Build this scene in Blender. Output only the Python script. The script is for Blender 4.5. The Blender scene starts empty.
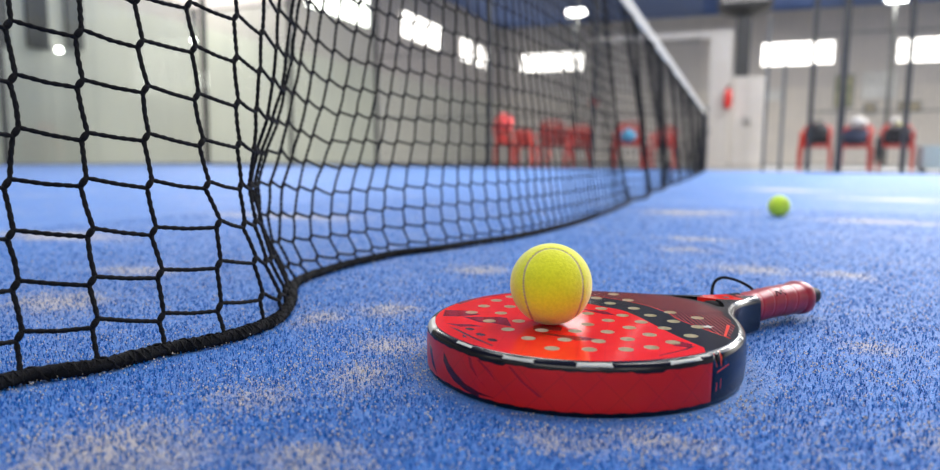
import bpy, bmesh, math, random
import numpy as np
from mathutils import Vector, Matrix, noise
from mathutils.geometry import delaunay_2d_cdt
random.seed(7); rng = np.random.default_rng(7)
PI = math.pi; R = math.radians
scene = bpy.context.scene
col = scene.collection
# world frame: x = to the right of the net, y = along the net, z = up; metres

# ------------------------------------------------------------------ materials
def mat(name, color, rough=.5, spec=.5, metal=0, coat=0, coat_rough=.05, emit=None, strength=0, sheen=0):
    m = bpy.data.materials.new(name); m.use_nodes = True
    b = m.node_tree.nodes['Principled BSDF']
    b.inputs['Base Color'].default_value = (*color, 1)
    b.inputs['Roughness'].default_value = rough
    b.inputs['Specular IOR Level'].default_value = spec
    b.inputs['Metallic'].default_value = metal
    b.inputs['Coat Weight'].default_value = coat
    b.inputs['Coat Roughness'].default_value = coat_rough
    b.inputs['Sheen Weight'].default_value = sheen
    if emit:
        b.inputs['Emission Color'].default_value = (*emit, 1)
        b.inputs['Emission Strength'].default_value = strength
    return m
class NT:
    def __init__(s, m): s.t = m.node_tree; s.n = s.t.nodes; s.b = s.n['Principled BSDF']
    def add(s, typ, **kw):
        n = s.n.new(typ)
        for k, v in kw.items():
            if k in n.inputs.keys(): n.inputs[k].default_value = v
            else: setattr(n, k, v)
        return n
    def link(s, a, b): s.t.links.new(a, b)
    def math(s, op, a, b=None, clamp=False):
        n = s.n.new('ShaderNodeMath'); n.operation = op; n.use_clamp = clamp
        for i, v in enumerate((a, b)):
            if v is None: continue
            if isinstance(v, (int, float)): n.inputs[i].default_value = v
            else: s.link(v, n.inputs[i])
        return n.outputs[0]
    def mix(s, fac, a, b):
        n = s.n.new('ShaderNodeMix'); n.data_type = 'RGBA'
        for i, v in ((0, fac), (6, a), (7, b)):
            if isinstance(v, tuple): n.inputs[i].default_value = (*v, 1)
            elif isinstance(v, (int, float)): n.inputs[i].default_value = v
            else: s.link(v, n.inputs[i])
        return n.outputs[2]
    def noise(s, scale, vec=None, detail=3, rough=.55):
        n = s.n.new('ShaderNodeTexNoise'); n.inputs['Scale'].default_value = scale
        n.inputs['Detail'].default_value = detail; n.inputs['Roughness'].default_value = rough
        if vec is not None: s.link(vec, n.inputs['Vector'])
        return n.outputs['Fac']
    def ramp(s, fac, p0, p1):
        n = s.n.new('ShaderNodeMapRange'); n.inputs[1].default_value = p0; n.inputs[2].default_value = p1
        n.interpolation_type = 'SMOOTHSTEP'; s.link(fac, n.inputs[0]); return n.outputs[0]
    def obj(s): return s.n.new('ShaderNodeTexCoord').outputs['Object']
    def bump(s, h, strength, dist=.001):
        n = s.n.new('ShaderNodeBump'); n.inputs['Strength'].default_value = strength
        n.inputs['Distance'].default_value = dist; s.link(h, n.inputs['Height']); s.link(n.outputs[0], s.b.inputs['Normal'])
def noisy(name, c0, c1, scale, rough=.6, bump=0, dist=.001, **kw):
    m = mat(name, c0, rough, **kw); t = NT(m); v = t.obj(); f = t.noise(scale, v)
    t.link(t.mix(t.ramp(f, .35, .65), c0, c1), t.b.inputs['Base Color'])
    if bump: t.bump(f, bump, dist)
    return m

BLUE0, BLUE1, SAND = (.0005, .112, .43), (.003, .23, .62), (.52, .46, .38)
PATCH = [(-.404,.60,.03,.05),(-.283,.537,.05,.04),(-.27,.45,.045,.05),(-.32,.28,.06,.05),(-.31,.38,.04,.04),(-.078,1.34,.07,.06),
 (.025,1.135,.075,.05),(.15,1.142,.06,.05),(.12,.70,.03,.03),(-.09,.385,.04,.02),(-.82,.75,.08,.05),(-.73,.55,.06,.05),(-.07,1.53,.09,.05),
 (-.03,.41,.04,.02),(.13,.47,.03,.03),(-.36,.96,.05,.05),(-.36,.66,.04,.04),(.28,4.3,.3,.3),(.67,3.5,.3,.2),(-.15,2.3,.2,.15),(.4,2.2,.25,.12),(-1.3,1.0,.2,.08),(-1.2,1.6,.3,.1),(.3,.75,.05,.03),(-.22,.31,.04,.03)]
def make_turf(name, blades):
    m = mat(name, BLUE0, .5 if blades else .6, spec=.2 if blades else .3, sheen=0 if blades else .2)
    t = NT(m); v = t.obj()
    fine = t.noise(900 if blades else 620, v, 2, .6)
    if blades:
        c = t.mix(t.ramp(fine, .3, .7), (.0005, .070, .33), (.002, .175, .54))
        big = t.noise(9, v, 3)
        c = t.mix(t.math('MULTIPLY', t.ramp(big, .5, .75), .06), c, (.25, .38, .62))
        t.link(c, t.b.inputs['Base Color']); return m
    c = t.mix(t.ramp(fine, .35, .65), (.006, .06, .36), BLUE1)
    mask = None
    for (x, y, rx, ry) in PATCH:
        mp = t.add('ShaderNodeMapping'); mp.vector_type = 'TEXTURE'
        mp.inputs['Location'].default_value = (x, y, 0); mp.inputs['Scale'].default_value = (rx, ry, 1); t.link(v, mp.inputs[0])
        ln = t.add('ShaderNodeVectorMath', operation='LENGTH'); t.link(mp.outputs[0], ln.inputs[0])
        g = t.math('SUBTRACT', 1.25, ln.outputs['Value'], True)
        mask = g if mask is None else t.math('MAXIMUM', mask, g)
    med = t.noise(24, v, 5, .7); lg = t.noise(3.2, v, 6, .75); gr = t.noise(330, v, 3, .7)
    base = t.math('ADD', t.math('MULTIPLY', mask, .16), t.math('ADD', t.math('MULTIPLY', med, .28), t.math('MULTIPLY', lg, .40)))
    f = t.math('ADD', base, t.math('MULTIPLY', gr, .42))
    s = t.ramp(f, .56, .76)
    c = t.mix(t.math('ADD', t.math('MULTIPLY', lg, .13), .0, True), c, (.36, .44, .52))
    t.link(t.mix(t.math('MULTIPLY', s, .85), c, SAND), t.b.inputs['Base Color'])
    t.bump(gr, .6, .003)
    return m
M = {}
M['turf'] = make_turf('turf_base', False)
M['fibre'] = make_turf('turf_fibre', True)
M['sand'] = noisy('sand', (.52,.45,.35), (.78,.69,.56), 700, .75)
M['concrete'] = noisy('concrete', (.10,.10,.10), (.14,.14,.135), 1.2, .5)
M['rope'] = noisy('black_rope', (.004,.004,.0045), (.011,.011,.012), 900, .85, .8, .001, spec=.2)
M['band'] = noisy('white_canvas', (.45,.42,.35), (.50,.47,.40), 60, .7, .2)
M['dark_metal'] = noisy('dark_painted_metal', (.022,.024,.025), (.035,.036,.036), 12, .4)
M['grey_metal'] = noisy('grey_metal', (.10,.10,.09), (.13,.13,.12), 8, .45)
M['white_paint'] = noisy('white_paint', (.50,.475,.43), (.56,.535,.49), 1.5, .6)
M['red_plastic'] = noisy('red_plastic', (.50,.028,.014), (.58,.04,.02), 4, .35)
M['black_cloth'] = noisy('black_cloth', (.004,.004,.005), (.014,.014,.016), 20, .8, .4, .01)
M['navy_cloth'] = noisy('navy_cloth', (.01,.02,.05), (.03,.04,.09), 20, .8, .4, .01)
M['white_cloth'] = noisy('white_cloth', (.45,.43,.40), (.58,.56,.53), 12, .85, .4, .01)
M['coral_cloth'] = noisy('coral_cloth', (.95,.06,.06), (1.0,.12,.1), 8, .7, .4, .01)
M['cyan_cloth'] = noisy('cyan_cloth', (.04,.32,.55), (.08,.42,.65), 8, .6, .4, .01)
M['yellow_cloth'] = mat('yellow_cloth', (.6,.55,.05), .7)
M['pale_blue'] = noisy('pale_blue_plastic', (.45,.60,.66), (.52,.66,.70), 3, .5)
M['ext_red'] = mat('extinguisher_red', (.55,.02,.015), .3)
M['black_plastic'] = mat('black_plastic', (.006,.006,.007), .55, .25)
M['window'] = mat('daylight_window', (.8,.8,.8), .5, emit=(1,.965,.90), strength=5)
M['lamp'] = mat('lamp_glow', (.9,.9,.9), .5, emit=(1,.99,.96), strength=22)
M['panel_glow'] = mat('fill_panel_glow', (.9,.9,.9), .5, emit=(1,.985,.96), strength=7)
M['frame_grey'] = mat('window_frame_grey', (.35,.36,.37), .5)
M['ceiling'] = noisy('blue_ceiling', (.06,.14,.42), (.08,.17,.48), .6, .7)

def wall_mat(name, low, high, split):
    m = mat(name, low, .65); t = NT(m); g = t.n.new('ShaderNodeNewGeometry')
    sp = t.n.new('ShaderNodeSeparateXYZ'); t.link(g.outputs['Position'], sp.inputs[0])
    f = t.math('GREATER_THAN', sp.outputs[2], split)
    w = t.noise(.7, g.outputs['Position'], 3)
    c = t.mix(f, low, high); c = t.mix(t.math('MULTIPLY', t.ramp(w, .4, .6), .12), c, (.3,.3,.3))
    # standing seams of the cladding
    s = t.math('ADD', sp.outputs[0], sp.outputs[1]); fr = t.math('FRACT', t.math('MULTIPLY', s, 1.0))
    ln = t.math('LESS_THAN', fr, .04)
    c = t.mix(t.math('MULTIPLY', ln, .25), c, (.2,.2,.2))
    t.link(c, t.b.inputs['Base Color']); return m
M['wall_side'] = wall_mat('pale_side_wall', (.58,.57,.48), (.54,.49,.44), 3.3)
M['wall_back'] = wall_mat('grey_back_wall', (.64,.585,.51), (.56,.515,.465), 3.6)
M['wall_plain'] = noisy('plain_wall', (.50,.49,.46), (.55,.54,.51), .8, .7)

m = bpy.data.materials.new('glass_pane'); m.use_nodes = True; nt = m.node_tree; nt.nodes.clear()
o_ = nt.nodes.new('ShaderNodeOutputMaterial'); mx = nt.nodes.new('ShaderNodeMixShader'); tr = nt.nodes.new('ShaderNodeBsdfTransparent')
gl = nt.nodes.new('ShaderNodeBsdfGlossy'); fr = nt.nodes.new('ShaderNodeFresnel'); fr.inputs[0].default_value = 1.35
tr.inputs[0].default_value = (.93,.955,.94,1); gl.inputs['Roughness'].default_value = .01
nt.links.new(fr.outputs[0], mx.inputs[0]); nt.links.new(tr.outputs[0], mx.inputs[1]); nt.links.new(gl.outputs[0], mx.inputs[2]); nt.links.new(mx.outputs[0], o_.inputs[0])
M['glass'] = m

# racket materials
def lacquer(name, c, rough=.09, coat=0, spec=.42):
    return mat(name, c, rough, spec=spec, coat=coat, coat_rough=.06)
def diamonds(m, uvname=None):
    t = NT(m); c0 = tuple(t.b.inputs['Base Color'].default_value)[:3]
    if uvname: v = t.add('ShaderNodeUVMap', uv_map=uvname).outputs[0]
    else: v = t.obj()
    sp = t.n.new('ShaderNodeSeparateXYZ'); t.link(v, sp.inputs[0])
    L = None
    for sg in (1, -1):
        a = t.math('ADD', t.math('MULTIPLY', sp.outputs[0], 38.), t.math('MULTIPLY', sp.outputs[1], 38. * sg))
        q = t.math('LESS_THAN', t.math('FRACT', a), .035)
        L = q if L is None else t.math('MAXIMUM', L, q)
    w = t.noise(60, v, 2)
    c = t.mix(t.math('MULTIPLY', t.ramp(w, .4, .7), .12), c0, tuple(x * .6 for x in c0))
    t.link(t.mix(t.math('MULTIPLY', L, .3 if uvname else .14), c, (.12, .005, .01)), t.b.inputs['Base Color'])
    return m
M['r_red'] = diamonds(lacquer('racket_red', (.80, .018, .015)))
M['r_side_red'] = diamonds(lacquer('racket_side_red', (.52, .009, .003), .3, .1), 'uv')
M['r_black'] = lacquer('racket_black', (.005, .005, .007), .22, 0, .35)
M['r_navy'] = lacquer('racket_navy', (.004, .010, .03), .25, 0, .3)
M['r_maroon'] = lacquer('racket_maroon', (.26, .01, .02))
M['r_feather'] = lacquer('racket_feather', (.05, .004, .012), .25)
M['r_line'] = lacquer('racket_line_red', (.75, .05, .03))
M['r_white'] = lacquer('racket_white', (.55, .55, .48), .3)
M['r_core'] = noisy('racket_core_foam', (.62,.57,.42), (.70,.65,.50), 300, .8)
m = lacquer('racket_carbon', (.02, .01, .012), .2, 0); t = NT(m); v = t.obj(); sp = t.n.new('ShaderNodeSeparateXYZ'); t.link(v, sp.inputs[0])
st = t.math('LESS_THAN', t.math('FRACT', t.math('ADD', t.math('MULTIPLY', sp.outputs[0], 245.), t.math('MULTIPLY', sp.outputs[1], -164.))), .42)
st2 = t.math('LESS_THAN', t.math('FRACT', t.math('ADD', t.math('MULTIPLY', sp.outputs[0], 300.), t.math('MULTIPLY', sp.outputs[1], 200.))), .3)
c = t.mix(st, (.012,.008,.012), (.34,.03,.02)); c = t.mix(t.math('MULTIPLY', st2, .15), c, (.012,.008,.012)); t.link(c, t.b.inputs['Base Color']); M['r_carbon'] = m
M['grip'] = noisy('grip_tape_red', (.27,.008,.016), (.36,.016,.026), 90, .38, .25, .0006, coat=.25, coat_rough=.3)
M['grip_mark'] = mat('grip_mark', (.05,.01,.015), .5)
M['felt'] = noisy('yellow_felt', (.70,.71,.003), (.78,.78,.008), 420, .9, .5, .0006, sheen=.5)
M['felt_hair'] = mat('yellow_felt_hair', (.76,.78,.01), .9)
M['seam'] = noisy('ball_seam', (.42,.36,.14), (.50,.44,.2), 300, .8)
M['felt_old'] = noisy('green_felt', (.50,.72,.02), (.60,.78,.05), 200, .9, .5, .0012, sheen=.4)

# ------------------------------------------------------------------ mesh helpers
class MB:
    def __init__(s): s.v = []; s.f = []; s.m = []; s.uv = []
    def poly(s, pts, mi=0):
        b = len(s.v); s.v += [tuple(p) for p in pts]; s.f.append(tuple(range(b, b + len(pts)))); s.m.append(mi)
    def box(s, x0, x1, y0, y1, z0, z1, mi=0, bev=0):
        b = len(s.v)
        if bev <= 0:
            s.v += [(x, y, z) for z in (z0, z1) for x, y in ((x0,y0),(x1,y0),(x1,y1),(x0,y1))]
            for f in ((3,2,1,0),(4,5,6,7),(0,1,5,4),(1,2,6,5),(2,3,7,6),(3,0,4,7)): s.f.append(tuple(b + i for i in f)); s.m.append(mi)
            return
        ring = []
        for (cx, cy, a0) in ((x1-bev,y1-bev,0),(x0+bev,y1-bev,90),(x0+bev,y0+bev,180),(x1-bev,y0+bev,270)):
            for k in range(4): a = R(a0 + 30 * k); ring.append((cx + bev*math.cos(a), cy + bev*math.sin(a)))
        mx_, my_ = (x0+x1)/2, (y0+y1)/2; e = min(bev, (z1-z0)*.3)
        def sc(p): w = x1-x0; h = y1-y0; return (mx_+(p[0]-mx_)*(1-2*e*.6/w), my_+(p[1]-my_)*(1-2*e*.6/h))
        layers = [([sc(p) for p in ring], z0), (ring, z0+e), (ring, z1-e), ([sc(p) for p in ring], z1)]
        s.loft([[(x, y, z) for x, y in r] for r, z in layers], mi, True)
    def loft(s, rings, mi=0, caps=True, closed=True):
        n = len(rings[0]); b = len(s.v)
        for r in rings: s.v += [tuple(p) for p in r]
        for i in range(len(rings) - 1):
            for j in range(n if closed else n - 1):
                k = (j + 1) % n
                s.f.append((b+i*n+j, b+i*n+k, b+(i+1)*n+k, b+(i+1)*n+j)); s.m.append(mi)
        if caps:
            s.f.append(tuple(b + j for j in reversed(range(n)))); s.m.append(mi)
            s.f.append(tuple(b + (len(rings)-1)*n + j for j in range(n))); s.m.append(mi)
    def tube(s, pts, r, n=6, mi=0, caps=True, rf=None):
        P = [Vector(p) for p in pts]; rings = []; up = None
        for i, p in enumerate(P):
            t_ = (P[min(i+1, len(P)-1)] - P[max(i-1, 0)])
            if t_.length < 1e-9: t_ = Vector((0,0,1))
            t_.normalize()
            if up is None: up = Vector((0,0,1)) if abs(t_.z) < .9 else Vector((1,0,0))
            a = (up - t_ * up.dot(t_))
            if a.length < 1e-6: a = t_.orthogonal()
            a.normalize(); b_ = t_.cross(a); up = a
            ri = r[i] if isinstance(r, (list, tuple)) else r
            ring = []
            for k in range(n):
                ph = 2*PI*k/n; rr = ri * (rf(i, ph) if rf else 1)
                ring.append(p + a*(math.cos(ph)*rr) + b_*(math.sin(ph)*rr))
            rings.append(ring)
        s.loft(rings, mi, caps)
    def ell(s, c, rx, ry, rz, n=8, m_=6, mi=0, fn=None):
        rings = []
        for i in range(1, m_):
            th = PI*i/m_; ring = []
            for j in range(n):
                ph = 2*PI*j/n; d = (math.sin(th)*math.cos(ph), math.sin(th)*math.sin(ph), -math.cos(th)); k = fn(d) if fn else 1
                ring.append((c[0]+rx*k*d[0], c[1]+ry*k*d[1], c[2]+rz*k*d[2]))
            rings.append(ring)
        b = len(s.v); s.loft(rings, mi, False)
        k0 = fn((0,0,-1)) if fn else 1; k1 = fn((0,0,1)) if fn else 1
        s.v += [(c[0],c[1],c[2]-rz*k0), (c[0],c[1],c[2]+rz*k1)]; lo = len(s.v)-2
        for j in range(n):
            s.f.append((lo, b+(j+1)%n, b+j)); s.m.append(mi)
            q = b+(m_-2)*n; s.f.append((lo+1, q+j, q+(j+1)%n)); s.m.append(mi)
    def build(s, name, mats, parent=None, smooth=False, uv=None, loc=None):
        me = bpy.data.meshes.new(name); me.from_pydata(s.v, [], s.f)
        for q in (mats if isinstance(mats, (list, tuple)) else [mats]): me.materials.append(M[q])
        me.polygons.foreach_set('material_index', s.m)
        if smooth: me.polygons.foreach_set('use_smooth', [True]*len(s.f))
        if uv:
            l = me.uv_layers.new(name='uv')
            for lp in me.loops: l.data[lp.index].uv = uv[lp.vertex_index]
        me.update()
        o = bpy.data.objects.new(name, me); col.objects.link(o)
        if parent: o.parent = parent
        if loc: o.location = loc
        return o
def tag(o, label=None, cat=None, group=None, kind=None):
    if label: o['label'] = label
    if cat: o['category'] = cat
    if group: o['group'] = group
    if kind: o['kind'] = kind
    return o
def thing(name, label, cat, loc=(0,0,0), rz=0, group=None):
    o = bpy.data.objects.new(name, None); o.empty_display_size = .05; col.objects.link(o); o.location = loc; o.rotation_euler = (0,0,rz)
    return tag(o, label, cat, group)
def boxobj(name, m_, x0, x1, y0, y1, z0, z1, parent=None, bev=0):
    b = MB(); b.box(x0, x1, y0, y1, z0, z1, 0, bev); return b.build(name, m_, parent)
def copy_tree(o, parent=None):
    c = o.copy(); col.objects.link(c); c.parent = parent
    for ch in list(o.children): copy_tree(ch, c)
    return c

# ------------------------------------------------------------------ the hall
XL, XR, YN, YF, ZC = -12.5, 14., -5., 36., 7.15
tag(boxobj('floor', 'concrete', XL, XR, YN, YF, -.12, -.012), kind='structure')
tag(boxobj('ceiling', 'ceiling', XL, XR, YN, YF, ZC, ZC+.1), kind='structure')
tag(boxobj('wall_left', 'wall_side', XL-.2, XL, YN, YF, -.12, ZC), kind='structure')
tag(boxobj('wall_back', 'wall_back', XL-.2, XR+.2, YF, YF+.2, -.12, ZC), kind='structure')
tag(boxobj('wall_right', 'wall_plain', XR, XR+.2, YN, YF, -.12, ZC), kind='structure')
tag(boxobj('wall_front', 'wall_plain', XL-.2, XR+.2, YN-.2, YN, -.12, ZC), kind='structure')
nwin = [0]
def hall_window(axis, a0, a1, z0, z1, bars=6):
    nwin[0] += 1
    fb = MB(); pb = MB()
    def bx(B, p0, p1, q0, q1, d0, d1):
        if axis == 'y': B.box(p0, p1, YF-d1, YF-d0, q0, q1)
        elif axis == 'f': B.box(p0, p1, YN+d0, YN+d1, q0, q1)
        else: B.box(XL+d0, XL+d1, p0, p1, q0, q1)
    bx(pb, a0, a1, z0, z1, .004, .02)
    w = a1-a0
    for k in range(bars+1):
        c = a0 + w*k/bars; bx(fb, c-.025, c+.025, z0, z1, .021, .06)
    for z in (z0, (z0+z1)/2, z1): bx(fb, a0, a1, z-.025, z+.025, .021, .055)
    o = fb.build('window_%d' % nwin[0], 'frame_grey'); tag(o, kind='structure')
    pb.build('window_pane', 'window', o)
for a0, a1, z0, z1, n in ((-11.2,-7.8,4.76,5.72,14),(.78,3.85,4.62,5.68,12),(6.35,9.6,4.55,5.6,12),(-.85,-.68,5.0,5.85,1),(11,13.4,4.55,5.6,9)): hall_window('y', a0, a1, z0, z1, n)
for a0, a1, z0, z1, n in ((30.4,31.7,4.75,5.8,2),(32.4,33.2,4.75,5.75,1),(33.8,34.7,4.75,5.75,1),(24.3,28.1,4.85,5.85,3),(17.9,21.8,4.7,5.95,5),(11.,15.2,4.7,5.95,5)): hall_window('x', a0, a1, z0, z1, n)
for a0, a1 in ((-9,-4),(-2,3),(5,10)): hall_window('f', a0, a1, 3.2, 5.9, 6)
# wall panels beyond the back glass, upper left of the photo
for i, (y0, y1, z0, z1, mm, lb) in enumerate(((8.3,8.72,2.1,4.6,'grey_metal','dark panel high on the side wall nearest the left edge of the photo'),
    (9.08,9.5,2.15,4.6,'grey_metal','dark panel high on the side wall between two other panels'),
    (9.9,10.25,2.25,4.6,'grey_metal','narrow grey panel high on the side wall, rightmost of three'))):
    tag(boxobj('wall_panel', 'dark_metal' if i != 2 else 'grey_metal', XL+.005, XL+.08, y0, y1, z0, z1), lb, 'wall panel', 'grey wall panels beyond the glass')

# ------------------------------------------------------------------ lights
for y, z, lb in ((9.685, 2.18, 'small glow spot added for a lamp reflection in the glass, left one near the grey panels'), (13.25, 2.93, 'small glow spot added for a lamp reflection in the glass beside the court corner post')):  # glowing spots added in place of lamp reflections in the back glass
    t_ = thing('reflection_glow', lb, 'lamp', (XL+.001, y, z), 0, 'added glow spots for reflections in the glass')
    b = MB(); b.box(0, .05, -.09, .09, -.06, .06, 0, .01); b.build('housing', 'white_paint', t_)
    b = MB(); b.ell((.085,0,0), .03, .065, .045, 14, 8); b.build('glow_dome', 'lamp', t_, True)
def fill_panel(x, y, sx, sy, power, label):  # unseen panels added under the ceiling to light the closed hall
    t_ = thing('fill_light_panel', label, 'fill light', (x, y, ZC-.16), 0, 'unseen fill light panels added above the court')
    b = MB()
    for (x0,x1,y0,y1) in ((-sx/2-.05,-sx/2,-sy/2-.05,sy/2+.05),(sx/2,sx/2+.05,-sy/2-.05,sy/2+.05),(-sx/2,sx/2,-sy/2-.05,-sy/2),(-sx/2,sx/2,sy/2,sy/2+.05)): b.box(x0,x1,y0,y1,0,.12)
    b.box(-sx/2-.05, sx/2+.05, -sy/2-.05, sy/2+.05, .12, .155)
    b.build('frame', 'white_paint', t_)
    d = MB(); d.box(-sx/2, sx/2, -sy/2, sy/2, .03, .05); d.build('diffuser', 'panel_glow', t_)
    L = bpy.data.lights.new('panel_light', 'AREA'); L.shape = 'RECTANGLE'; L.size = sx; L.size_y = sy; L.energy = power; L.color = (1,.985,.96)
    lo = bpy.data.objects.new('panel_light', L); col.objects.link(lo); lo.parent = t_; lo.location = (0,0,.02)
PW = 0.85
for x, y, p in ((-3.4,2.6,190),(-3.4,8.0,300),(2.6,2.6,185),(2.6,8.0,290),(5.5,7,330),(-11,14,800),(4,13.5,600),(4,20.5,2800),(8,17,2200),(11.5,18.5,2200)):
    fill_panel(x, y, 2.6, 1.2, p*PW, 'long white fill light panel added unseen above the court')

def light_pole(x, y, z, label, top=False):
    t_ = thing('light_pole', label, 'light pole', (x, y, -.012))
    b = MB(); b.tube([(0,0,0),(0,0,z*.5),(0,0,z-.05)], [.09,.08,.07], 10); b.box(-.18,.18,-.18,.18,0,.02); b.build('pole', 'grey_metal', t_, True)
    h = MB(); h.box(-.38,.38,-.22,.12,z-.02,z+.10,0,.04); h.build('lamp_housing', 'grey_metal', t_)
    if top:
        b = MB(); b.tube([(0,0,z+.101),(.1,0,z+.5),(.25,0,z+.72)], .04, 8); b.box(-.2,.75,-.16,.12,z+.78,z+.9,0,.03); b.build('upper_housing', 'grey_metal', t_)
        b = MB(); b.box(-.15,.70,-.18,-.161,z+.62,z+.88); b.box(-.15,.70,-.16,.1,z+.73,z+.778); b.build('upper_lamp_glass', 'lamp', t_)
    g = MB(); g.box(-.34,.34,-.24,-.221,z-.18,z+.06); g.box(-.34,.34,-.22,.1,z-.06,z-.022); g.build('lamp_glass', 'lamp', t_)
light_pole(-6.27, 27.43, 5.95, 'far light pole with glowing lamp seen through the net', True)
light_pole(5.3, 31.0, 6.4, 'far pale light pole with glowing lamp at upper right')

# ------------------------------------------------------------------ court surface
tag(boxobj('court_turf', 'turf', -10.1, 10., -1.5, 10.95, -.012, 0), 'blue artificial turf court surface dusted with sand', 'turf', kind='structure')
def sand_density(x, y):
    d = 0
    for px, py, rx, ry in PATCH[:17] + PATCH[23:]:
        q = math.hypot((x-px)/rx, (y-py)/ry)
        if q < 1.7: d = max(d, 1 - q/1.7)
    n = noise.noise(Vector((x*22, y*22, 3.))) * .5 + noise.noise(Vector((x*60, y*60, 9.))) * .35 + noise.noise(Vector((x*5, y*5, 1.))) * .3
    return max(.07, min(1, .34 + n*1.1 + d*.75))
RC = (-.113, .551); RA = R(54)
def loc2(x, y):
    dx, dy = x-RC[0], y-RC[1]; return dx*math.cos(RA)+dy*math.sin(RA), -dx*math.sin(RA)+dy*math.cos(RA)
def scatter(n_try, fall, fz=2.4):
    x = rng.uniform(-1.5, 1.2, n_try); y = rng.uniform(.12, 2.6, n_try)
    d = np.hypot(x, y); keep = rng.random(n_try) < 1/(1+(d/fall)**2.4)
    x, y = x[keep], y[keep]
    dx, dy = x-RC[0], y-RC[1]; a = dx*math.cos(RA)+dy*math.sin(RA); l = -dx*math.sin(RA)+dy*math.cos(RA)
    k = np.hypot(a, l) > .127
    return x[k], y[k]
def flat_mesh(name, V, F, m_):
    me = bpy.data.meshes.new(name); nf, k = F.shape
    me.vertices.add(len(V)); me.vertices.foreach_set('co', V.astype(np.float32).ravel())
    me.loops.add(nf*k); me.loops.foreach_set('vertex_index', F.astype(np.int32).ravel())
    me.polygons.add(nf); me.polygons.foreach_set('loop_start', np.arange(0, nf*k, k, dtype=np.int32))
    me.update(calc_edges=True); me.materials.append(M[m_]); me.validate()
    o = bpy.data.objects.new(name, me); col.objects.link(o); return o
x, y = scatter(2800000, .45); n = len(x); print('blades', n)
th = rng.uniform(0, 2*PI, n); L = rng.uniform(.0014, .0036, n); h = rng.uniform(.0006, .0036, n); w = rng.uniform(.00012, .00034, n)*(1+.5*np.hypot(x, y))
rd = np.hypot(x-RC[0], y-RC[1]); h *= np.where(rd < .148, .35, 1.)
cu = rng.uniform(-2.2, 2.2, n); ct, st_ = np.cos(th), np.sin(th)
P0 = np.stack([x, y, np.full(n, -.0005)], 1)
P1 = np.stack([x+ct*L*.45, y+st_*L*.45, h], 1)
P2 = np.stack([x+ct*L*.45+np.cos(th+cu)*L*.6, y+st_*L*.45+np.sin(th+cu)*L*.6, h*rng.uniform(.3,1.1,n)], 1)
S = np.stack([-st_*w, ct*w, np.zeros(n)], 1)
V = np.stack([P0-S, P0+S, P1-S, P1+S, P2-S*.6, P2+S*.6], 1).reshape(-1, 3)
b0 = np.arange(n)[:,None]*6
F = np.concatenate([b0+np.array([[0,1,3,2]]), b0+np.array([[2,3,5,4]])], 0)
tag(flat_mesh('turf_fibres', V, F, 'fibre'), 'short curly blue fibres of the artificial turf in the foreground', 'turf', kind='stuff')
x, y = scatter(1500000, .5)
keep = np.array([random.random() < sand_density(float(a), float(b))*.62 for a, b in zip(x, y)]); x, y = x[keep], y[keep]; n = len(x); print('grains', n)
z = rng.uniform(.0010, .0048, n); z *= np.where(np.hypot(x-RC[0], y-RC[1]) < .148, .4, 1.); r = rng.uniform(.00028, .00082, n)*(1+.25*np.hypot(x, y))
base = np.array([[1,0,0],[-1,0,0],[0,1,0],[0,-1,0],[0,0,1],[0,0,-1.]])
D = base[None]*rng.uniform(.6,1.3,(n,6,1))*r[:,None,None]
V = (np.stack([x,y,z],1)[:,None,:]+D).reshape(-1,3)
T = np.array([[0,2,4],[2,1,4],[1,3,4],[3,0,4],[2,0,5],[1,2,5],[3,1,5],[0,3,5]])
F = (np.arange(n)[:,None,None]*6+T[None]).reshape(-1,3)
tag(flat_mesh('sand_grains', V, F, 'sand'), 'pale beige sand grains scattered over the blue turf', 'sand', kind='stuff')
GUIDE = [[(-484,331,6),(-491,337,36),(-500,343,71),(-510,349,109),(-519,356,148),(-521,365,187),(-525,369,227),(-530,372,269),(-535,375,310)],[(-456,374,6),(-464,379,39),(-472,385,70),(-479,391,108),(-488,396,147),(-493,403,185),(-499,406,226),(-501,410,268),(-503,415,311)],[(-444,428,6),(-449,430,33),(-452,434,70),(-460,437,106),(-466,440,146),(-471,444,186),(-474,448,226),(-480,450,265),(-485,453,301)],[(-424,478,6),(-432,480,34),(-434,485,72),(-438,489,108),(-450,489,143),(-458,492,181),(-464,495,224),(-467,499,266),(-474,501,307)],[(-422,531,6),(-428,533,33),(-435,535,70),(-447,535,104),(-453,537,141),(-457,541,180),(-460,545,221),(-463,549,263),(-465,553,304)],[(-431,569,6),(-435,571,25),(-450,570,62),(-462,571,102),(-470,573,140),(-468,579,177),(-468,585,217),(-467,590,257),(-466,595,296)],[(-446,598,6),(-452,602,23),(-470,604,59),(-486,608,99),(-499,612,138),(-498,622,176),(-489,630,213),(-485,636,253),(-484,641,291)],[(-466,634,6),(-475,637,22),(-492,639,58),(-512,641,97),(-522,646,137),(-520,656,174),(-510,665,213),(-502,672,250),(-499,678,288)],[(-489,667,6),(-502,671,25),(-523,672,59),(-540,676,98),(-547,684,135),(-544,695,173),(-533,704,212),(-527,711,252),(-521,719,290)],[(-511,699,6),(-530,702,31),(-548,706,60),(-557,714,96),(-562,725,134),(-556,739,175),(-550,746,213),(-543,754,251),(-538,761,290)],[(-530,735,6),(-547,738,28),(-562,742,59),(-566,751,92),(-569,760,130),(-564,773,166),(-556,781,205),(-549,788,244),(-543,795,283)],[(-542,780,6),(-557,781,24),(-572,784,54),(-574,793,88),(-574,802,125),(-570,813,162),(-562,821,198),(-553,829,237),(-546,837,277)],[(-546,823,6),(-560,825,24),(-572,828,53),(-577,835,85),(-577,844,121),(-569,856,156),(-560,864,192),(-551,873,232),(-544,880,271)],[(-549,882,6),(-563,882,19),(-576,884,49),(-580,890,80),(-579,898,115),(-571,909,155),(-562,918,194),(-554,926,234),(-547,933,272)]]
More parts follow.
